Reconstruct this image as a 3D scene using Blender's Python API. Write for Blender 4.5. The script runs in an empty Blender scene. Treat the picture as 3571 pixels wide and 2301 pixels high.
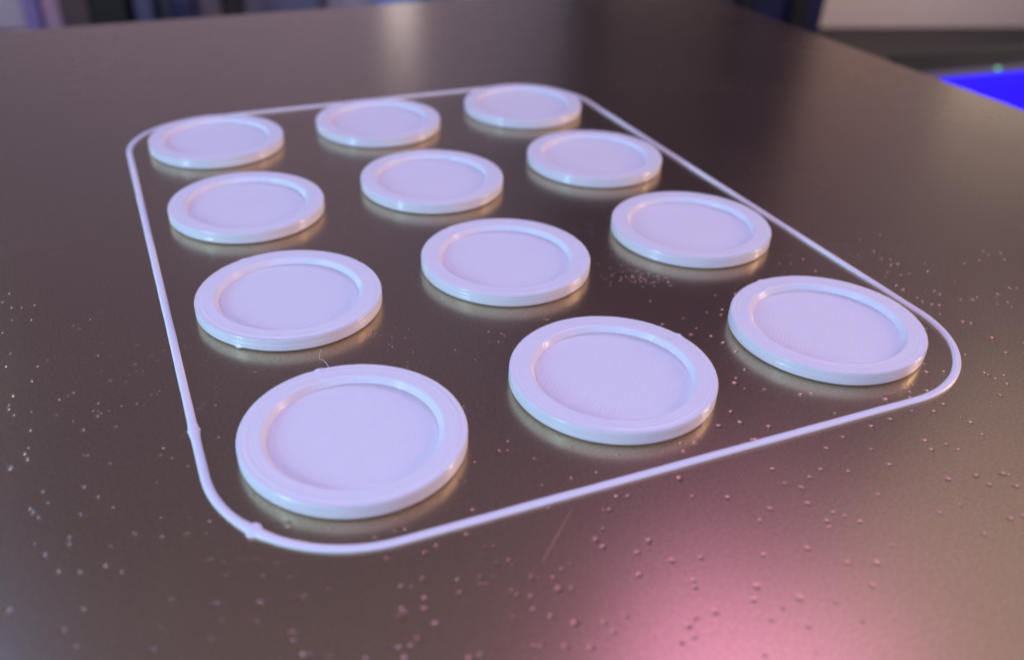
import bpy, bmesh, math, random
from mathutils import Vector, Matrix, noise
from mathutils.geometry import delaunay_2d_cdt

MM = 0.001                      # everything below is written in millimetres
sc = bpy.context.scene
col = sc.collection

# ------------------------------------------------------------------ camera
cam_d = bpy.data.cameras.new('camera')
cam = bpy.data.objects.new('camera', cam_d)
col.objects.link(cam)
cam.location = (-39.24782*MM, -98.12095*MM, 48.87286*MM)
cam.rotation_euler = (0.9508617, -0.01819185, -0.38650224)
cam_d.sensor_fit = 'HORIZONTAL'
cam_d.sensor_width = 36.0
cam_d.lens = 30.90975
cam_d.shift_x = 0.033849
cam_d.shift_y = 0.057024
cam_d.clip_start = 0.002
cam_d.clip_end = 20.0
cam_d.dof.use_dof = True
cam_d.dof.focus_distance = 88*MM
cam_d.dof.aperture_fstop = 21.5
sc.camera = cam
sc.cycles.adaptive_threshold = 0.02
sc.cycles.max_bounces = 6
sc.cycles.diffuse_bounces = 3
sc.cycles.glossy_bounces = 4
sc.cycles.transmission_bounces = 2

# ------------------------------------------------------------------ world + lamps
w = bpy.data.worlds.new('World')
sc.world = w
w.use_nodes = True
bg = w.node_tree.nodes['Background']
bg.inputs['Color'].default_value = (0.92, 0.76, 1.0, 1)
bg.inputs['Strength'].default_value = 0.182

def area(name, loc, target, size, size_y, power, color):
    d = bpy.data.lights.new(name, 'AREA')
    d.shape = 'RECTANGLE'
    d.size = size*MM; d.size_y = size_y*MM
    d.energy = power; d.color = color
    o = bpy.data.objects.new(name, d)
    col.objects.link(o)
    o.location = Vector(loc)*MM
    o.rotation_euler = (Vector(target)-Vector(loc)).to_track_quat('-Z', 'Y').to_euler()
    return o

# cool lamp on the left, warm lamp on the right, violet lamp high behind the plate, soft overhead lamp
area('cool_lamp', (-300, -95, 85), (0, -20, 0), 18, 90, 0.62, (0.34, 0.68, 1.0))
area('warm_lamp', (310, -95, 85), (0, -20, 0), 28, 110, 0.46, (1.0, 0.68, 0.46))
area('violet_lamp', (195, 98, 365), (0, -40, 0), 130, 130, 0.112, (1.0, 0.41, 1.04))
area('pale_lamp', (330, 45, 285), (20, -40, 0), 220, 220, 0.055, (0.95, 0.84, 0.86))
area('blue_fill', (-275, 200, 290), (-20, -40, 0), 220, 220, 0.24, (0.16, 0.36, 1.0))  # unseen fill, added to tint the left of the plate blue
area('overhead_lamp', (-40, -170, 430), (0, 0, 0), 300, 300, 1.2, (0.52, 0.45, 1.0))
area('low_white_lamp', (-170, 270, 80), (-30, -20, 0), 70, 44, 0.062, (0.78, 0.87, 1.0))
area('low_warm_fill', (325, 165, 22), (30, -30, 0), 60, 16, 0.022, (1.0, 0.88, 0.70))  # unseen low fill, added for pale glints in the right-hand dents
area('wall_fill', (10, 300, 12), (70, 450, -30), 420, 40, 0.13, (1.0, 0.84, 0.84))  # unseen fill behind the sheet, facing away, added to brighten the wall
area('wall_fill', (345, 185, 20), (400, 330, -10), 170, 40, 0.16, (1.0, 0.76, 0.46))  # second unseen fill, warm, added to brighten the wall's right part

sc.view_settings.view_transform = 'Standard'
sc.view_settings.look = 'None'
sc.view_settings.exposure = 0.0
sc.view_settings.gamma = 1.0
sc.view_settings.use_curve_mapping = False

# ------------------------------------------------------------------ materials
def mat(name, base, rough=0.5, metal=0.0, spec=0.5, sss=0.0, coat=0.0, emit=None, strength=0.0,
        bump=None, mottle=0.0, mscale=200.0, rvar=0.0, grain=None):
    m = bpy.data.materials.new(name)
    m.use_nodes = True
    nt = m.node_tree
    b = nt.nodes['Principled BSDF']
    b.inputs['Base Color'].default_value = (*base, 1)
    b.inputs['Roughness'].default_value = rough
    b.inputs['Metallic'].default_value = metal
    b.inputs['Specular IOR Level'].default_value = spec
    if sss:
        b.inputs['Subsurface Weight'].default_value = sss
        b.inputs['Subsurface Radius'].default_value = (1.0, 0.9, 0.85)
        b.inputs['Subsurface Scale'].default_value = 0.8*MM
    if emit:
        b.inputs['Emission Color'].default_value = (*emit, 1)
        b.inputs['Emission Strength'].default_value = strength
    tc = nt.nodes.new('ShaderNodeTexCoord')
    if mottle or rvar:
        n = nt.nodes.new('ShaderNodeTexNoise')
        n.inputs['Scale'].default_value = mscale
        n.inputs['Detail'].default_value = 4
        nt.links.new(tc.outputs['Object'], n.inputs['Vector'])
        if mottle and grain:
            g_ = nt.nodes.new('ShaderNodeTexNoise')
            g_.inputs['Scale'].default_value = grain[0]; g_.inputs['Detail'].default_value = 2
            nt.links.new(tc.outputs['Object'], g_.inputs['Vector'])
            gm = nt.nodes.new('ShaderNodeMapRange')
            gm.inputs['From Min'].default_value = 0.25; gm.inputs['From Max'].default_value = 0.75
            gm.inputs['To Min'].default_value = 1-grain[1]; gm.inputs['To Max'].default_value = 1+grain[1]
            nt.links.new(g_.outputs['Fac'], gm.inputs['Value'])
        if mottle:
            r = nt.nodes.new('ShaderNodeMapRange')
            r.inputs['To Min'].default_value = 1-mottle; r.inputs['To Max'].default_value = 1+mottle
            nt.links.new(n.outputs['Fac'], r.inputs['Value'])
            mx = nt.nodes.new('ShaderNodeMix'); mx.data_type = 'RGBA'; mx.blend_type = 'MULTIPLY'
            mx.inputs['Factor'].default_value = 1
            mx.inputs['A'].default_value = (*base, 1)
            nt.links.new(r.outputs['Result'], mx.inputs['B'])
            last = mx
            if grain:
                m2 = nt.nodes.new('ShaderNodeMix'); m2.data_type = 'RGBA'; m2.blend_type = 'MULTIPLY'
                m2.inputs['Factor'].default_value = 1
                nt.links.new(mx.outputs['Result'], m2.inputs['A'])
                nt.links.new(gm.outputs['Result'], m2.inputs['B'])
                last = m2
            nt.links.new(last.outputs['Result'], b.inputs['Base Color'])
        if rvar:
            r2 = nt.nodes.new('ShaderNodeMapRange')
            r2.inputs['From Min'].default_value = 0.3; r2.inputs['From Max'].default_value = 0.7
            r2.inputs['To Min'].default_value = rough-rvar; r2.inputs['To Max'].default_value = rough+rvar
            nt.links.new(n.outputs['Fac'], r2.inputs['Value'])
            nt.links.new(r2.outputs['Result'], b.inputs['Roughness'])
    if bump:
        n2 = nt.nodes.new('ShaderNodeTexNoise')
        n2.inputs['Scale'].default_value = bump[0]; n2.inputs['Detail'].default_value = 3
        mp = nt.nodes.new('ShaderNodeMapping')
        if len(bump) > 2:
            mp.inputs['Scale'].default_value = bump[2]
        nt.links.new(tc.outputs['Object'], mp.inputs['Vector'])
        nt.links.new(mp.outputs['Vector'], n2.inputs['Vector'])
        bp = nt.nodes.new('ShaderNodeBump')
        bp.inputs['Strength'].default_value = 1.0
        bp.inputs['Distance'].default_value = bump[1]*MM
        nt.links.new(n2.outputs['Fac'], bp.inputs['Height'])
        nt.links.new(bp.outputs['Normal'], b.inputs['Normal'])
    return m

M_PLATE = mat('bronze_sheet', (0.56, 0.44, 0.29), 0.27, 1.0, bump=(7000, 0.0008), mottle=0.03, mscale=35, rvar=0.012, grain=(3600, 0.16))
M_EDGE = mat('sheet_edge_steel', (0.50, 0.46, 0.44), 0.35, 1.0)
M_RESIDUE = mat('residue', (0.56, 0.44, 0.29), 0.34, 1.0)
M_PLA = mat('white_printed_plastic', (0.87, 0.865, 0.87), 0.19, sss=0.15, bump=(2600, 0.006), mottle=0.012, mscale=300, grain=(5000, 0.02))
M_FLOOR = mat('white_printed_plastic_floor', (0.86, 0.855, 0.865), 0.36, sss=0.15, bump=(3500, 0.008), mottle=0.012, mscale=300, grain=(5000, 0.02))
M_SKIRT = mat('white_printed_line', (0.87, 0.865, 0.87), 0.34, sss=0.15, bump=(1800, 0.006))
M_BED = mat('black_bed', (0.02, 0.02, 0.022), 0.5)
M_TABLE = mat('dark_table', (0.022, 0.023, 0.03), 0.6, mottle=0.25, mscale=25)
M_WALL = mat('pale_wall', (0.44, 0.40, 0.45), 0.8, mottle=0.08, mscale=9, bump=(400, 0.05))

# ------------------------------------------------------------------ helpers
def obj(name, verts, faces, material, parent=None, smooth=True, loc=None):
    me = bpy.data.meshes.new(name)
    me.from_pydata([(x*MM, y*MM, z*MM) for x, y, z in verts], [], faces)
    me.validate()
    for p in me.polygons:
        p.use_smooth = smooth
    me.materials.append(material)
    me.update()
    o = bpy.data.objects.new(name, me)
    col.objects.link(o)
    if loc: o.location = Vector(loc)*MM
    if parent: o.parent = parent
    return o

def tag(o, label=None, cat=None, group=None, kind=None):
    if label: o['label'] = label
    if cat: o['category'] = cat
    if group: o['group'] = group
    if kind: o['kind'] = kind
    return o

def empty(name, loc=(0, 0, 0), rz=0.0):
    o = bpy.data.objects.new(name, None)
    o.empty_display_size = 0.005
    col.objects.link(o)
    o.location = Vector(loc)*MM
    o.rotation_euler = (0, 0, rz)
    return o

def box(name, lo, hi, material, parent=None, bevel=0.0, loc=None):
    bm = bmesh.new()
    bmesh.ops.create_cube(bm, size=1)
    for v in bm.verts:
        v.co = Vector([(lo[i]+hi[i])/2 + v.co[i]*(hi[i]-lo[i]) for i in range(3)])*MM
    if bevel:
        bmesh.ops.bevel(bm, geom=bm.edges[:], offset=bevel*MM, segments=3, profile=0.5, affect='EDGES')
    me = bpy.data.meshes.new(name)
    bm.to_mesh(me); bm.free()
    me.materials.append(material)
    o = bpy.data.objects.new(name, me)
    col.objects.link(o)
    if loc: o.location = Vector(loc)*MM
    if parent: o.parent = parent
    return o

def lathe(name, prof, material, parent=None, n=48, loc=None, smooth=True):
    """closed solid of revolution; prof = [(r, z)...] from bottom axis to top axis"""
    V, F = [], []
    for (r, z) in prof:
        for i in range(n):
            a = 2*math.pi*i/n
            V.append((r*math.cos(a), r*math.sin(a), z))
    for k in range(len(prof)-1):
        for i in range(n):
            j = (i+1) % n
            F.append((k*n+i, k*n+j, (k+1)*n+j, (k+1)*n+i))
    F.append(tuple(range(n-1, -1, -1)))
    F.append(tuple((len(prof)-1)*n+i for i in range(n)))
    return obj(name, V, F, material, parent, smooth, loc)

# ------------------------------------------------------------------ build plate with its dents
PITS = ((-54.38,0.02), (-55.09,-1.75), (-54.10,-3.37), (-53.05,-3.83), (-51.88,-3.61), (-53.97,-6.20), (-52.13,-6.83), (-54.83,-8.57), (-48.10,-9.54), (-47.48,-10.53), (-46.33,-8.86), (-45.18,-7.56), (-54.04,-13.02), (-50.68,-15.61), (-51.50,-16.43), (-54.37,-15.38), (-45.31,-14.04), (-45.95,-16.42), (-44.73,-17.07), (-42.10,-15.79), (-40.93,-18.22), (-39.68,-17.79), (-40.43,-19.40), (-37.66,-17.69), (-42.63,-19.39), (-44.05,-19.66), (-43.32,-20.91), (-42.61,-20.66), (-42.03,-20.93), (-45.74,-19.53), (-44.71,-21.38), (-45.13,-21.45), (-43.64,-22.17), (-52.01,-18.88), (-53.67,-20.80), (-48.40,-22.30), (-48.90,-22.65), (-49.66,-22.99), (-46.37,-24.86), (-46.79,-25.95), (-46.53,-26.86), (-49.97,-25.39), (-53.96,-22.25), (-53.95,-22.91), (-53.47,-24.06), (-52.05,-24.10), (-43.12,-26.16), (-41.66,-25.22), (-35.97,-21.13), (-35.89,-27.10), (-37.33,-28.35), (-37.77,-29.02), (-36.30,-28.94), (-52.12,-26.94), (-47.80,-28.54), (-45.11,-29.05), (-39.67,-32.50), (-36.77,-33.87), (-31.84,-24.66), (-35.06,-16.46), (-18.64,-25.57), (-16.14,-25.70), (-12.16,-28.08), (-10.94,-30.52), (-17.41,-28.42), (-17.69,-29.18), (-14.82,-37.35), (-13.09,-43.50), (-14.28,-44.43), (-13.59,-44.65), (-16.87,-45.15), (-18.70,-46.86), (-19.23,-50.46), (-25.25,-49.26), (-25.80,-50.32), (-25.03,-50.54), (-27.44,-50.53), (-20.67,-52.89), (-23.32,-53.10), (-24.31,-53.48), (-19.86,-54.57), (-19.24,-54.73), (-20.51,-55.28), (-18.72,-56.48), (-19.69,-56.42), (-27.22,-52.98), (-35.32,-42.40), (-33.30,-46.67), (-30.27,-48.52), (-33.47,-48.37), (-32.84,-48.86), (-0.80,-25.59), (11.85,-26.32), (16.40,-30.73), (18.38,-30.78), (17.56,-31.74), (19.54,-27.78), (21.88,-28.29), (13.25,-30.95), (13.44,-33.10), (12.13,-34.11), (14.00,-35.06), (14.45,-36.55), (14.65,-38.43), (13.54,-41.51), (11.83,-42.45), (11.17,-43.12), (11.54,-44.18), (13.19,-45.10), (8.05,-46.85), (7.89,-48.54), (5.73,-48.25), (9.96,-49.96), (2.28,-49.53), (0.70,-50.23), (1.13,-49.18), (-0.30,-48.99), (7.36,-51.01), (7.66,-51.13), (-7.63,-25.96), (-6.35,-27.28), (-6.47,-26.78), (-8.27,-27.65), (-7.40,-28.13), (-11.90,-46.57), (-9.27,-42.55), (-8.32,-46.20), (-4.98,-48.62), (10.44,-31.15), (15.98,-46.95), (17.07,-47.23), (16.22,-43.91), (17.07,-50.53), (15.26,-53.63), (12.80,-54.41), (16.46,-55.91), (22.82,-48.26), (23.14,-50.46), (26.26,-50.33), (25.58,-51.08), (27.44,-49.46), (27.99,-50.83), (30.38,-48.33), (31.30,-47.17), (32.12,-48.86), (27.77,-53.05), (26.06,-53.56), (24.17,-52.80), (21.24,-53.11), (18.84,-53.28), (31.81,-54.90), (34.14,-53.92), (36.35,-52.72), (37.26,-51.52), (36.05,-51.60), (35.82,-50.90), (35.77,-50.50), (27.63,-55.25), (27.95,-56.08), (27.49,-57.82), (28.39,-58.00), (21.86,-56.65), (23.28,-57.76), (23.67,-58.66), (21.44,-57.87), (40.92,-48.51), (42.02,-45.80), (36.68,-47.27), (41.73,-42.21), (42.29,-42.77), (40.63,-40.03), (44.29,-47.77), (36.69,-42.01), (41.38,-38.12), (42.06,-38.50), (41.00,-37.18), (41.00,-36.31), (44.14,-36.58), (44.14,-35.76), (48.12,-34.95), (45.36,-38.45), (46.78,-38.80), (47.66,-38.60), (49.52,-39.64), (50.51,-38.94), (49.99,-40.76), (49.51,-41.71), (48.49,-40.72), (53.08,-38.26), (53.83,-38.61), (40.87,-34.30), (40.91,-33.22), (43.26,-31.38), (44.55,-31.47), (47.11,-31.80), (48.33,-30.11), (45.17,-29.03), (44.16,-28.98), (42.41,-30.30), (41.28,-31.04), (52.93,-31.80), (55.37,-31.76), (57.77,-30.99), (59.57,-31.23), (58.60,-32.53), (57.98,-30.02), (44.22,-27.27), (45.04,-27.85), (44.71,-25.38), (42.12,-25.47), (41.46,-24.82), (34.02,-22.72), (34.90,-24.06), (31.41,-23.99), (32.74,-24.47), (30.69,-25.99), (34.27,-27.08), (48.93,-21.92), (45.39,-22.19), (-7.78,-49.98), (-1.62,-53.16), (-1.85,-55.44), (0.81,-56.58), (-7.65,-53.26), (-6.77,-53.50), (-9.43,-54.25), (-8.96,-54.38), (-10.47,-56.09), (-11.57,-56.94), (-11.47,-57.81), (-7.84,-58.53), (-8.36,-59.29), (-9.30,-59.29), (-7.33,-60.94), (-5.07,-61.47), (-10.33,-61.30), (-6.88,-63.23), (-7.10,-63.77), (6.53,-54.98), (10.41,-56.47), (8.83,-56.98), (6.35,-56.90), (7.34,-57.81), (12.46,-57.57), (16.40,-58.10), (6.53,-59.51), (3.25,-58.96), (1.62,-59.78), (7.78,-61.17), (6.63,-61.73), (6.32,-62.38), (8.39,-61.83), (9.07,-62.76), (12.76,-60.81), (3.19,-63.61), (-0.42,-62.95), (5.04,-65.94), (7.12,-66.75), (9.52,-65.71), (19.75,-61.40), (22.36,-61.91), (22.49,-63.17), (24.74,-62.53), (25.06,-62.86), (24.49,-64.14), (18.25,-64.25), (15.94,-64.27), (21.60,-66.30), (20.72,-66.86), (21.97,-66.99), (17.29,-67.42), (-2.83,-65.39), (-3.81,-66.34), (-0.61,-67.40), (-2.33,-67.72), (-3.70,-68.22), (1.60,-68.60), (-7.10,-66.27), (-8.65,-66.21), (-9.56,-66.65), (-9.74,-67.63), (-10.82,-67.69), (-1.68,-69.72), (-13.16,-64.27), (-14.65,-65.16), (-14.88,-64.23), (-16.76,-65.79), (-6.06,-70.59), (-2.60,-71.69), (2.19,-70.79), (5.21,-68.41), (-16.83,-63.56), (-52.19,-29.49), (-52.55,-30.22), (-52.38,-31.06), (-53.68,-31.80), (-47.80,-32.30), (-47.54,-32.40), (-45.85,-34.16), (-41.40,-33.67), (-41.81,-34.59), (-40.93,-35.23), (-39.75,-36.85), (-42.41,-38.07), (-51.14,-35.88), (-50.69,-37.48), (-48.05,-36.46), (-47.02,-38.11), (-45.96,-39.86), (-48.43,-39.76), (-52.09,-37.63), (-51.90,-38.20), (-51.47,-39.01), (-42.57,-42.45), (-40.48,-43.29), (-39.04,-44.19), (-44.62,-43.47), (-42.69,-44.60), (-40.88,-45.00), (-39.49,-45.45), (-49.31,-42.12), (-49.38,-42.94), (-51.66,-41.95), (-46.45,-44.28), (-51.04,-43.46), (-46.94,-46.16), (-50.16,-45.55), (-48.67,-46.14), (-45.80,-47.24), (-39.64,-48.34), (-38.74,-48.98), (-37.49,-49.12), (-36.44,-49.53), (-35.00,-50.52), (-38.77,-50.36), (-36.20,-51.35), (-34.47,-52.28), (-31.97,-54.35), (-33.85,-54.34), (-42.77,-51.19), (-39.83,-52.75), (-36.89,-53.73), (-48.50,-49.88), (-53.40,-48.08), (-39.75,-54.34), (-37.38,-55.36), (-43.75,-53.58), (-49.91,-51.35), (-40.54,-55.71), (-49.11,-53.11), (-44.40,-55.24), (-35.34,-57.19), (-35.42,-57.90), (-35.12,-59.26), (-34.69,-59.50), (-33.46,-60.16), (-12.77,-49.80), (-10.08,-49.86), (-13.41,-52.42), (-24.85,-48.73), (-18.66,-57.01), (-14.58,-58.46), (-15.42,-58.75), (-16.39,-59.26), (-17.43,-58.92), (-17.77,-58.63), (-20.40,-57.58), (-21.32,-57.30), (-21.21,-58.01), (-21.61,-57.86), (-23.07,-56.85), (-23.26,-58.13), (-25.34,-55.89), (-27.06,-56.00), (-26.37,-56.34), (-25.82,-57.68), (-26.12,-58.58), (-27.71,-58.00), (-27.55,-58.30), (-27.95,-58.57), (-27.85,-58.91), (-25.94,-60.03), (-27.43,-60.84), (-28.10,-61.22), (-28.96,-61.04), (-28.83,-62.03), (-23.95,-63.60), (-24.71,-63.64), (-20.60,-61.53), (-18.13,-62.42), (-18.96,-61.38), (-18.66,-60.25), (-19.51,-59.74), (-19.71,-59.29), (-16.49,-60.36), (-15.56,-60.65), (-19.92,-64.44), (-20.30,-64.23), (-18.29,-65.08), (-31.26,-61.14))
PX, PY, PT, PR = 110.5, 122.0, 0.8, 4.0

def build_plate():
    rnd = random.Random(4)
    pits = []                                   # x, y, radius, depth, stretch, angle
    for (x, y) in PITS:
        pits.append((x, y, min(0.34, max(0.13, rnd.gauss(0.245, 0.055))), rnd.uniform(0.036, 0.070)*(0.42 if (x > -22 and y < -54 and x < 16) else 1.0), rnd.uniform(0.72, 1.35), rnd.uniform(0, 3)))
    def cluster(cx, cy, sx, sy, ang, n, r0, r1, d0, d1):
        ca, sa = math.cos(ang), math.sin(ang)
        for _ in range(n):
            a, b = rnd.gauss(0, sx), rnd.gauss(0, sy)
            pits.append((cx+a*ca-b*sa, cy+a*sa+b*ca, rnd.uniform(r0, r1), rnd.uniform(d0, d1), rnd.uniform(0.5, 1.4), rnd.uniform(0, 3)))
    cluster(13.4, -20.9, 2.4, 1.2, -0.5, 60, 0.12, 0.24, 0.03, 0.06)      # rubbed patch between the discs
    cluster(13.5, -7.2, 1.8, 1.2, -0.4, 12, 0.12, 0.2, 0.02, 0.04)
    cluster(-18.0, -23.1, 1.1, 1.8, 0.2, 18, 0.12, 0.22, 0.03, 0.06)       # scuffs right of a disc
    cluster(-42, -26.1, 3.4, 0.5, 0.1, 14, 0.10, 0.2, 0.03, 0.05)
    # sparse dents beyond the ones that can be told apart
    for _ in range(70):
        pits.append((rnd.uniform(-108, -60), rnd.uniform(-120, 40), rnd.uniform(0.2, 0.28), rnd.uniform(0.04, 0.08), 1.0, 0.0))
    for _ in range(60):
        pits.append((rnd.uniform(30, 108), rnd.uniform(-120, -62), rnd.uniform(0.2, 0.28), rnd.uniform(0.04, 0.08), 1.0, 0.0))
    outline = []
    for (cx, cy, a0) in ((PX-PR, PY-PR, 0), (-PX+PR, PY-PR, 90), (-PX+PR, -PY+PR, 180), (PX-PR, -PY+PR, 270)):
        for k in range(9):
            a = math.radians(a0 + 90*k/8)
            outline.append((cx+PR*math.cos(a), cy+PR*math.sin(a)))
    pts = list(outline)
    for (x, y, r, d, s, an) in pits:
        pts.append((x, y))
        ca, sa = math.cos(an), math.sin(an)
        for q, (fr, n) in enumerate(((0.35, 6), (0.65, 9), (0.88, 12), (1.1, 12))):
            for i in range(n):
                t = 2*math.pi*(i+0.5*q)/n
                a, b = fr*r*math.cos(t)*s, fr*r*math.sin(t)
                pts.append((x+a*ca-b*sa, y+a*sa+b*ca))
    res = delaunay_2d_cdt([Vector(p) for p in pts], [], [list(range(len(outline)))], 1, 1e-5)
    vs, fs = res[0], res[2]
    # depth of every vertex: the deepest dent that covers it, with a small raised lip
    cell = {}
    for p in pits:
        cell.setdefault((int(math.floor(p[0])), int(math.floor(p[1]))), []).append(p)
    def zat(x, y):
        z = 0.0
        cx, cy = int(math.floor(x)), int(math.floor(y))
        for i in (-1, 0, 1):
            for j in (-1, 0, 1):
                for (px, py, r, d, s, an) in cell.get((cx+i, cy+j), ()):
                    dx, dy = x-px, y-py
                    ca, sa = math.cos(an), math.sin(an)
                    t = math.hypot((dx*ca+dy*sa)/s, -dx*sa+dy*ca)/r
                    if t < 1:
                        z = min(z, -d*(1-t*t)**1.35)
        return z
    V = [(v.x, v.y, zat(v.x, v.y)) for v in vs]
    F = [tuple(f) for f in fs]
    nb = len(V)
    no = len(outline)
    idx = {}
    for i, v in enumerate(vs):
        idx[(round(v.x, 3), round(v.y, 3))] = i
    oi = [idx[(round(x, 3), round(y, 3))] for x, y in outline]
    for (x, y) in outline:
        V.append((x, y, -PT))
    for i in range(no):
        j = (i+1) % no
        F.append((oi[j], oi[i], nb+i, nb+j))
    F.append(tuple(nb+i for i in range(no-1, -1, -1)))
    o = obj('build_plate', V, F, M_PLATE, smooth=False)
    me = o.data
    me.materials.append(M_EDGE)
    for p in me.polygons:
        zs = [me.vertices[i].co.z for i in p.vertices]
        if min(zs) < -PT*MM*0.9:
            p.material_index = 1
        elif min(zs) < -1e-7:
            p.use_smooth = True
    return o

plate = build_plate()
tag(plate, 'bronze coloured metal print sheet pitted with small dents under the white discs', 'metal sheet')

def mark(pts, wd):
    V, F = [], []
    for k, (x, y) in enumerate(pts):
        a = pts[min(k+1, len(pts)-1)]; b = pts[max(k-1, 0)]
        dx, dy = a[0]-b[0], a[1]-b[1]
        L = math.hypot(dx, dy) or 1
        ww = wd*(0.35+0.65*math.sin(math.pi*(k+0.5)/len(pts)))/2
        nx, ny = -dy/L*ww, dx/L*ww
        V += [(x-nx, y-ny, 0.003), (x, y, 0.003+wd*0.05), (x+nx, y+ny, 0.003)]
    for k in range(len(pts)-1):
        for s in (0, 1):
            F.append((3*k+s, 3*k+s+1, 3*k+4+s, 3*k+3+s))
    return obj('residue_mark', V, F, M_RESIDUE, plate)
mark([(-11.72, -53.07), (-13.3, -54.5), (-14.9, -56.0), (-16.5, -57.47)], 0.16)
mark([(-18.2, -23.4), (-17.6, -22.6), (-17.0, -21.9)], 0.14)
mark([(-29.6, -24.2), (-29.1, -23.5)], 0.10)
mark([(2.9, -29.8), (3.2, -30.9), (3.1, -31.8)], 0.10)

bed = box('heated_bed', (-109, -125, -9), (109, 120.5, -0.85), M_BED, bevel=1.0)
tag(bed, 'black heated bed under the bronze metal sheet', 'printer bed')
base = box('printer_base', (-95, -110, -72), (92, 108, -9.05), M_BED, bevel=4)
tag(base, 'black printer base block carrying the bed above the dark table', 'printer base')

# ------------------------------------------------------------------ printed discs
RO, RI, RF, H, ZF = 10.0, 7.95, 7.45, 1.50, 0.92

def disc(name, cx, cy, seed, seam_deg, seam_amp, label, lift=0.0, flap=None):
    rnd = random.Random(seed)
    root = empty(name, (cx, cy, 0))
    tag(root, label, 'disc', 'white discs printed in rows on the metal sheet')
    # profile with the layers of the walls and the beads of the rim
    prof = []                                          # (r, z, kind)
    nl = 7
    lh = H/nl
    lay = [rnd.uniform(-0.012, 0.012) for _ in range(nl)]
    prof.append((RF+0.15, 0.03)); prof.append((RO-0.30, 0.03))
    for l in range(nl):
        for t in (0.08, 0.3, 0.5, 0.7, 0.92):
            b = 0.045*(1-(2*t-1)**2)
            foot = -0.24*math.exp(-((l+t)*lh/0.14)**2)
            top = -0.10*max(0.0, ((l+t)-(nl-0.75))/0.75)**2
            prof.append((RO-0.045+b+lay[l]+foot+top, max(0.03, (l+t)*lh)))
    nb_ = 4
    wv = (RO-RI)/nb_
    dep = [0.020, rnd.choice((0.030, 0.060)), 0.032, 0.025]
    hgt = [rnd.uniform(-0.01, 0.012) for _ in range(nb_)]
    hgt[0] -= 0.012
    for bnum in range(nb_):
        for t in (0.06, 0.28, 0.5, 0.72, 0.94):
            e = 1-abs(2*t-1)**3
            d = dep[bnum] if t < 0.5 else dep[(bnum+1) % nb_]
            prof.append((RO-0.03-(bnum+t)*wv*0.985, H+hgt[bnum]-d*(1-e)))
    ni = 4
    li = (H-ZF)/ni
    for l in range(ni-1, -1, -1):
        q = rnd.uniform(-0.02, 0.02)
        for t in (0.92, 0.7, 0.5, 0.3, 0.08):
            b = 0.05*(1-(2*t-1)**2)
            prof.append((RF+0.04+(RI-RF)*(l+0.5+0.35*(t-0.5))/ni-b+q, ZF+(l+t)*li - (0.03 if l == ni-1 and t > .9 else 0)))
    prof.append((RF-0.05, ZF-0.06))
    prof.append((RF+0.15, ZF-0.10))
    n = 160
    V, F = [], []
    sa = math.radians(seam_deg)
    np_ = len(prof)
    ph = [rnd.uniform(0, 6.28) for _ in range(6)]
    for k, (r, z) in enumerate(prof):
        for i in range(n):
            a = 2*math.pi*i/n
            da = (a-sa+math.pi) % (2*math.pi)-math.pi
            wob = 0.022*math.sin(2*a+ph[0])+0.015*math.sin(3*a+ph[1])+0.010*math.sin(5*a+ph[2])
            nz = noise.noise(Vector((math.cos(a)*7+seed*3.1, math.sin(a)*7, z*5.0+r)))
            nf = noise.noise(Vector((math.cos(a)*26+seed*3.1, math.sin(a)*26, z*9.0+r*3)))
            s = r*da
            sb = math.exp(-(s/0.38)**2)
            outer = r > RO-0.35
            rr = r + wob + 0.010*nz + 0.008*nf
            zz = z
            if outer and z > 0.1:
                rr += seam_amp*sb*(0.7+0.6*nf)
            if z > H-0.08:
                zz += 0.012*nz + 0.010*nf + lift*math.sin(a+ph[3])
                zz += seam_amp*0.40*sb*(0.5+nf) - seam_amp*0.25*math.exp(-((s-0.6)/0.25)**2)
            elif r < RI+0.12 and z > ZF:
                rr -= seam_amp*0.35*math.exp(-((s+0.9)/0.45)**2)*(0.5+nf)
            if flap and outer and z < 0.45:
                df = (a-math.radians(flap)+math.pi) % (2*math.pi)-math.pi
                rr += 0.30*math.exp(-(r*df/0.35)**2)*(1-z/0.45)
            V.append((rr*math.cos(a), rr*math.sin(a), zz))
    for k in range(np_):
        k2 = (k+1) % np_
        for i in range(n):
            j = (i+1) % n
            F.append((k*n+i, k*n+j, k2*n+j, k2*n+i))
    obj('rim', V, F, M_PLA, root)
    # recessed floor laid down in parallel diagonal lines
    V, F = [], []
    pitch, sub = 0.42, 5
    R2 = RF+0.08
    ncol = int(2*R2/pitch*sub)
    c45, s45 = math.cos(math.radians(-45)), math.sin(math.radians(-45))
    rows = 15
    amp = rnd.uniform(0.019, 0.028)
    for c in range(ncol+1):
        x = -R2+2*R2*c/ncol
        L = math.sqrt(max(0.0, R2*R2-x*x))
        ln = int(c/sub); t = (c % sub)/sub
        zb = amp*(1-(2*t-1)**2)+0.006*noise.noise(Vector((ln*3.7, seed, 0)))
        for r_ in range(rows):
            y = -L+2*L*r_/(rows-1)
            edge = max(0.0, (math.hypot(x, y)-(R2-0.75))/0.75)
            zz = ZF-0.02+zb+0.008*noise.noise(Vector((x*0.9, y*0.9, seed)))+0.02*edge*edge
            V.append((x*c45-y*s45, x*s45+y*c45, zz))
    for c in range(ncol):
        for r_ in range(rows-1):
            a = c*rows+r_
            F.append((a, a+rows, a+rows+1, a+1))
    nv = len(V)
    rim_i = [c*rows for c in range(ncol+1)]+[c*rows+rows-1 for c in range(ncol-1, 0, -1)]
    for q in rim_i:
        V.append((V[q][0], V[q][1], 0.06))
    m_ = len(rim_i)
    for q in range(m_):
        q2 = (q+1) % m_
        F.append((rim_i[q2], rim_i[q], nv+q, nv+q2))
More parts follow.
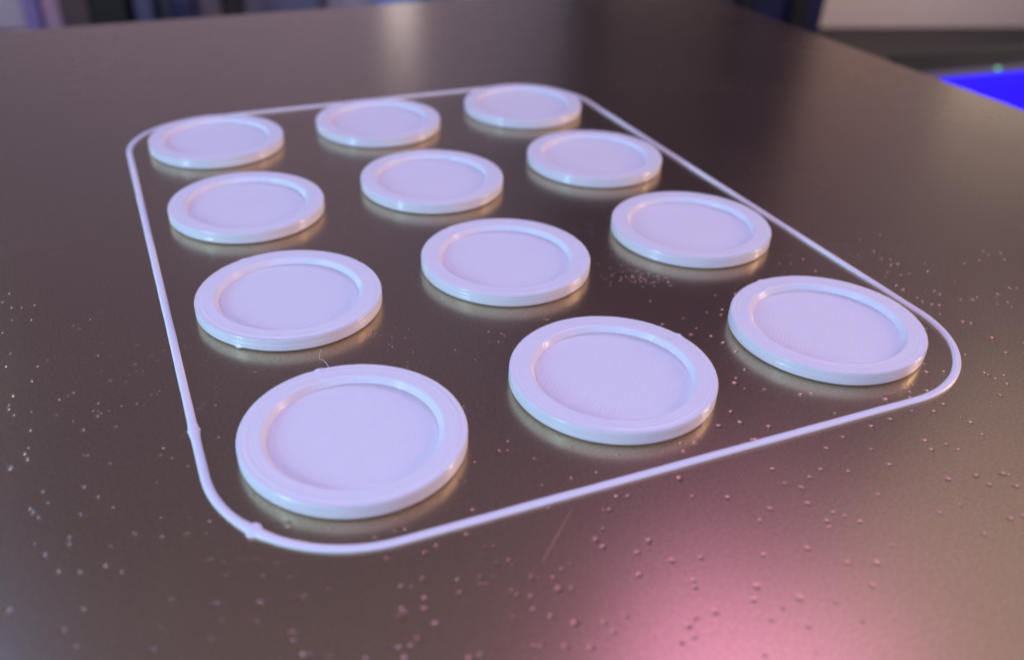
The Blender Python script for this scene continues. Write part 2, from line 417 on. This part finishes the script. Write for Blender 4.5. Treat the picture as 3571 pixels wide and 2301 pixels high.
    F.append(tuple(nv+q for q in range(m_-1, -1, -1)))
    obj('recessed_floor', V, F, M_FLOOR, root)
    return root

SX, SY = 25.725, 25.725
pos = lambda i, j: ((j-1)*SX, (1.5-i)*SY)
SPEC = [
 (3, 0, 11, 94, 0.20, 'largest looking white disc, nearest the camera, with a fine plastic hair behind its rim', None),
 (3, 1, 12, 18, 0.16, 'white disc in the middle of the front row, right of the nearest disc', None),
 (3, 2, 13, 97, 0.14, 'white disc nearest the right front corner of the rounded plastic outline', None),
 (2, 0, 14, 110, 0.10, 'white disc directly behind the nearest disc, with a small flap at its foot', 226),
 (2, 1, 15, -55, 0.10, 'white disc in the second row from the front, at the centre between two others', None),
 (2, 2, 16, 60, 0.08, 'white disc close to the right line of the outline, second row from the front', None),
 (1, 0, 17, 100, 0.08, 'white disc beside the left line of the outline, second row from the back', None),
 (1, 1, 18, 250, 0.08, 'white disc at the centre of the second row from the back', None),
 (1, 2, 19, 40, 0.08, 'white disc beside the right line of the outline, second row from the back', None),
 (0, 0, 20, 80, 0.08, 'blurred white disc in the back left corner of the rounded outline', None),
 (0, 1, 21, 200, 0.08, 'blurred white disc in the middle of the back row', None),
 (0, 2, 22, 10, 0.08, 'farthest and smallest looking white disc, in the back right corner of the outline', None),
]
discs = {}
for (i, j, seed, sd, samp, label, flap) in SPEC:
    x, y = pos(i, j)
    discs[(i, j)] = disc('printed_disc', x, y, seed, sd, samp, label, 0.004, flap)

# ------------------------------------------------------------------ tubes
def tube(name, pts, rad, material, parent=None, n=8):
    V, F = [], []
    for k, p in enumerate(pts):
        a = Vector(pts[min(k+1, len(pts)-1)]); b = Vector(pts[max(k-1, 0)])
        t = (a-b).normalized()
        s = t.cross(Vector((0.13, 0.21, 0.97))).normalized(); u = s.cross(t)
        r = rad[k] if isinstance(rad, (list, tuple)) else rad
        for i in range(n):
            an = 2*math.pi*i/n
            V.append(tuple(Vector(p)+s*(r*math.cos(an))+u*(r*math.sin(an))))
    for k in range(len(pts)-1):
        for i in range(n):
            j = (i+1) % n
            F.append((k*n+i, k*n+j, (k+1)*n+j, (k+1)*n+i))
    F.append(tuple(range(n-1, -1, -1))); F.append(tuple((len(pts)-1)*n+i for i in range(n)))
    return obj(name, V, F, material, parent)

A = discs[(3, 0)]
ax, ay = pos(3, 0)
hair = [(-24.97, -23.19, 0.10), (-24.94, -23.45, 0.13), (-25.12, -23.8, 0.17), (-25.22, -24.1, 0.22), (-25.40, -24.65, 0.30), (-25.60, -25.35, 0.42),
        (-25.46, -25.8, 0.58), (-25.36, -26.3, 0.75), (-25.30, -27.1, 0.98), (-25.33, -28.1, 1.25), (-25.42, -29.1, 1.46)]
tube('plastic_hair', [(x-ax, y-ay, z) for x, y, z in hair], [0.012, 0.014, 0.014, 0.014, 0.018, 0.018, 0.018, 0.024, 0.03, 0.03, 0.03], M_SKIRT, A, 6)
# little crumbs of plastic at the seams
def crumb(parent, x, y, z, rx, ry, rz_, seed, name='seam_blob', material=M_PLA, rot=0.0):
    bm = bmesh.new()
    bmesh.ops.create_icosphere(bm, subdivisions=3, radius=1)
    R_ = Matrix.Rotation(rot, 3, 'Z')
    for v in bm.verts:
        d = 1+0.22*noise.noise(v.co*1.3+Vector((seed*5.3, 0, 0)))
        v.co = (R_ @ Vector((v.co.x*rx*d, v.co.y*ry*d, v.co.z*rz_*d)))*MM
    for f in bm.faces: f.smooth = True
    me = bpy.data.meshes.new(name); bm.to_mesh(me); bm.free()
    me.materials.append(material)
    o = bpy.data.objects.new(name, me); col.objects.link(o)
    o.location = Vector((x, y, z))*MM; o.parent = parent
    return o
crumb(A, -0.75, 9.72, 1.44, 0.34, 0.26, 0.17, 1)
crumb(A, -0.15, 9.2, 1.48, 0.5, 0.12, 0.09, 2, rot=0.3)
B = discs[(3, 1)]
crumb(B, 9.40, 3.05, 1.44, 0.24, 0.30, 0.15, 3)
C_ = discs[(3, 2)]
crumb(C_, -0.8, 9.68, 1.43, 0.5, 0.22, 0.14, 4, rot=0.1)
D_ = discs[(2, 0)]
crumb(D_, -6.85, -7.1, 0.14, 0.40, 0.20, 0.12, 5, rot=-0.75)

# ------------------------------------------------------------------ skirt loop round the discs
def skirt():
    hx, hy, r = 38.6, 51.7, 12.9
    path = []
    def add(x, y, tx, ty): path.append((x, y, tx, ty))
    N = 90
    for (cx, cy, a0) in ((hx-r, hy-r, 0), (-hx+r, hy-r, 90), (-hx+r, -hy+r, 180), (hx-r, -hy+r, 270)):
        for k in range(25):
            a = math.radians(a0+90*k/24)
            add(cx+r*math.cos(a), cy+r*math.sin(a), -math.sin(a), math.cos(a))
        # straight run to the next corner
        a = math.radians(a0+90)
        x0, y0 = cx+r*math.cos(a), cy+r*math.sin(a)
        tx, ty = -math.sin(a), math.cos(a)
        Ls = 2*(hx-r) if abs(tx) > 0.5 else 2*(hy-r)
        for k in range(1, N):
            add(x0+tx*Ls*k/N, y0+ty*Ls*k/N, tx, ty)
    prof = [(-0.5, 0.0), (-0.52, 0.10), (-0.47, 0.20), (-0.34, 0.275), (-0.16, 0.305), (0.0, 0.31), (0.16, 0.305), (0.34, 0.275), (0.47, 0.20), (0.52, 0.10), (0.5, 0.0)]
    m = len(prof)
    V, F = [], []
    for k, (x, y, tx, ty) in enumerate(path):
        nx, ny = ty, -tx                                 # outward
        nz = noise.noise(Vector((x*0.35, y*0.35, 1.7)))
        wd = 0.78*(1+0.05*nz)
        off = 0.03*noise.noise(Vector((x*0.12, y*0.12, 9.0)))
        hh = 1+0.06*nz
        g1 = math.exp(-(((x+38.65)**2+(y+32.3)**2)/0.5))
        g2 = math.exp(-(((x+36.2)**2+(y+46.8)**2)/1.4))
        wd *= 1+0.30*g1+0.28*g2
        hh *= 1+0.35*g1+0.25*g2
        for (a, z) in prof:
            V.append((x+nx*(a*wd+off), y+ny*(a*wd+off), z*hh))
    n = len(path)
    for k in range(n):
        k2 = (k+1) % n
        for i in range(m-1):
            F.append((k*m+i, k*m+i+1, k2*m+i+1, k2*m+i))
        F.append((k*m+m-1, k*m, k2*m, k2*m+m-1))
    o = obj('skirt_line', V, F, M_SKIRT)
    crumb(o, -38.62, -32.3, 0.16, 0.56, 0.40, 0.24, 7, 'end_blob', M_SKIRT, 0.15)
    crumb(o, -35.75, -46.25, 0.18, 0.50, 0.36, 0.22, 8, 'end_blob', M_SKIRT, -0.8)
    crumb(o, -36.25, -47.0, 0.12, 0.52, 0.30, 0.15, 9, 'end_blob', M_SKIRT, -0.8)
    return o
sk = skirt()
tag(sk, 'thin white plastic line looping round all the discs as a rounded rectangle', 'skirt line')

# ------------------------------------------------------------------ background
yaw = -0.38650224
def at(u, v, z):                                        # along the room wall, towards it, height (about the camera's foot)
    return (-39.2478+0.926233*u+0.376951*v, -98.1209-0.376951*u+0.926233*v, z)
TZ = -72.0
table = box('table', (-900, -500, TZ-25), (900, 800, TZ), M_TABLE, bevel=2)
table.rotation_euler = (0, 0, yaw)
tag(table, kind='structure')
wall = box('back_wall', (-900, 0, TZ-200), (900, 40, 480), M_WALL)
wall.location = Vector((348.0, 316.3, 0))*MM
wall.rotation_euler = (0, 0, -0.30)
tag(wall, kind='structure')

def col_mat(n, c, r=0.5, **k): return mat(n, c, r, **k)
M_BROWN = mat('brown_card', (0.055, 0.038, 0.042), 0.6, mottle=0.2, mscale=80)
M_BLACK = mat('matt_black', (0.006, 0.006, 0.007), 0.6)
M_NAVY = mat('navy_plastic', (0.018, 0.022, 0.06), 0.4)
M_SLATE = mat('slate_blue', (0.075, 0.08, 0.14), 0.5)
M_GREY = mat('dark_grey_plastic', (0.045, 0.04, 0.046), 0.45)
M_LILAC = mat('lilac_paper', (0.22, 0.18, 0.40), 0.7)
M_PINK = mat('pink_paper', (0.42, 0.28, 0.38), 0.7)
M_WHITE = mat('white_plastic', (0.85, 0.83, 0.82), 0.35)
M_BLUEBAND = mat('blue_band', (0.20, 0.27, 0.50), 0.45)

def bbox_thing(name, u, v, wd, dp, ht, m1, m2, label, cat, band=True):
    """an upright box standing on the table with a lid or a front label"""
    root = empty(name, at(u, v+dp/2, TZ), yaw)
    tag(root, label, cat)
    box('body', (-wd/2, -dp/2, 0), (wd/2, dp/2, ht*0.86), m1, root, bevel=1.2)
    box('lid', (-wd/2-0.8, -dp/2-0.8, ht*0.86+0.02), (wd/2+0.8, dp/2+0.8, ht), m2, root, bevel=1.2)
    return root
M_DIM = mat('dim_grey_card', (0.12, 0.10, 0.125), 0.7, mottle=0.2, mscale=60)
bbox_thing('carton', -227.5, 480, 8, 18, 62, M_LILAC, M_LILAC, 'small lilac carton against the pale wall at the far left', 'carton')
bbox_thing('carton', -217, 480, 9, 18, 62, M_PINK, M_PINK, 'small pinkish carton next to the lilac carton at the back left', 'carton')
bbox_thing('storage_box', -192, 450, 14, 40, 66, M_BROWN, M_GREY, 'dark brown box left of the black box behind the sheet', 'box')
bbox_thing('storage_box', -175.5, 448, 17, 45, 70, M_BLACK, M_BLACK, 'black box behind the back edge of the sheet', 'box')
bbox_thing('carton', -161, 455, 9, 30, 66, M_SLATE, M_SLATE, 'narrow slate blue carton right of the black box', 'carton')
bbox_thing('storage_box', -150.5, 462, 9, 30, 60, M_GREY, M_BROWN, 'dark grey box left of the two round dark pots', 'box')
bbox_thing('storage_box', -128, 490, 62, 14, 76, M_DIM, M_DIM, 'wide dim grey box standing behind the two round pots', 'box')
def pot(u, v, r, h, m, label):
    root = empty('pot', at(u, v, TZ), yaw)
    tag(root, label, 'pot')
    lathe('body', [(r*0.82, 0), (r*0.86, 1), (r, h*0.8), (r, h*0.84)], m, root)
    lathe('lid', [(r*1.06, h*0.84+.02), (r*1.08, h*0.88), (r*1.06, h*0.97), (r*0.98, h)], M_BLACK, root)
pot(-136, 440, 7, 36, M_NAVY, 'round navy pot with a black lid, left of the other pot behind the sheet')
pot(-113, 440, 5.5, 33, M_BLACK, 'round black pot right of the navy pot behind the sheet')
bbox_thing('carton', -92, 474, 27, 34, 50, M_SLATE, M_LILAC, 'wide slate blue carton low behind the sheet, left of the lamp', 'carton')
M_LIT = mat('frosted_lit_tube', (0.8, 0.8, 0.8), 0.4, emit=(1.0, 0.93, 0.94), strength=0.9)
cn = empty('table_lamp', at(-37, 480, TZ), yaw)
tag(cn, 'small lit table lamp with a frosted white tube and a blue foot behind the sheet', 'lamp')
lathe('foot', [(14, 0), (15, 1), (15, 38), (14, 41), (10, 44)], M_BLUEBAND, cn)
lathe('lamp_tube', [(7, 44.05), (8, 46), (8, 136), (7, 141), (3, 143)], M_LIT, cn)

# dark machine behind the right back corner of the sheet
mc = empty('machine_cabinet', at(100, 420, TZ), yaw)
tag(mc, 'tall dark machine cabinet with navy panels behind the right back corner of the sheet', 'cabinet')
box('back_panel', (-52, 6, 0), (53, 60, 330), M_GREY, mc, bevel=2)
box('post', (-55, -8, 0), (-42, 5.9, 330), M_BLACK, mc, bevel=1.5)
box('front_panel', (-41.7, -2, 0), (17.4, 5.9, 330), M_GREY, mc, bevel=0.8)
box('post', (17.7, -8, 0), (22.8, 5.9, 330), M_BLACK, mc, bevel=1.0)
box('side_panel', (23.1, -4, 0), (39.7, 5.9, 330), M_NAVY, mc, bevel=0.8)
box('post', (40, -10, 0), (46, 5.9, 330), M_BLACK, mc, bevel=1.0)
box('side_panel', (46.3, -6, 0), (55, 5.9, 330), M_NAVY, mc, bevel=0.8)

# small screen glowing blue beside the right edge of the sheet
M_SCREEN = mat('blue_screen', (0.0, 0.0, 0.05), 0.25, emit=(0.012, 0.0, 1.0), strength=1.6)
M_BEZEL = mat('grey_bezel', (0.11, 0.105, 0.17), 0.4)
M_LED = mat('green_led', (0.1, 0.3, 0.2), 0.3, emit=(0.25, 0.9, 0.55), strength=1.0)
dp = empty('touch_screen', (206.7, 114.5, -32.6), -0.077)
tag(dp, 'small glowing blue screen in a dark frame below the right edge of the sheet', 'screen')
ti = math.radians(-32)
def dbox(name, lo, hi, m, bv=0.0, parent=dp):
    o = box(name, lo, hi, m, parent, bevel=bv)
    if parent is dp:
        o.rotation_euler = (-ti, 0, 0)
    return o
# local frame: x along the top edge, y up the sloping face, z out of it
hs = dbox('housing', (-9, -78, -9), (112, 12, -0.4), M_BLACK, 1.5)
fr = dbox('bezel', (-4, -75, -0.35), (110, 2.8, 0.6), M_BEZEL, 0.4)
dbox('display_area', (1.5, -70, 0.65), (105, -0.6, 0.9), M_SCREEN, parent=fr)
ld = dbox('status_light', (27, 0.9, 0.62), (28.8, 1.7, 1.2), M_LED, 0.2, fr)
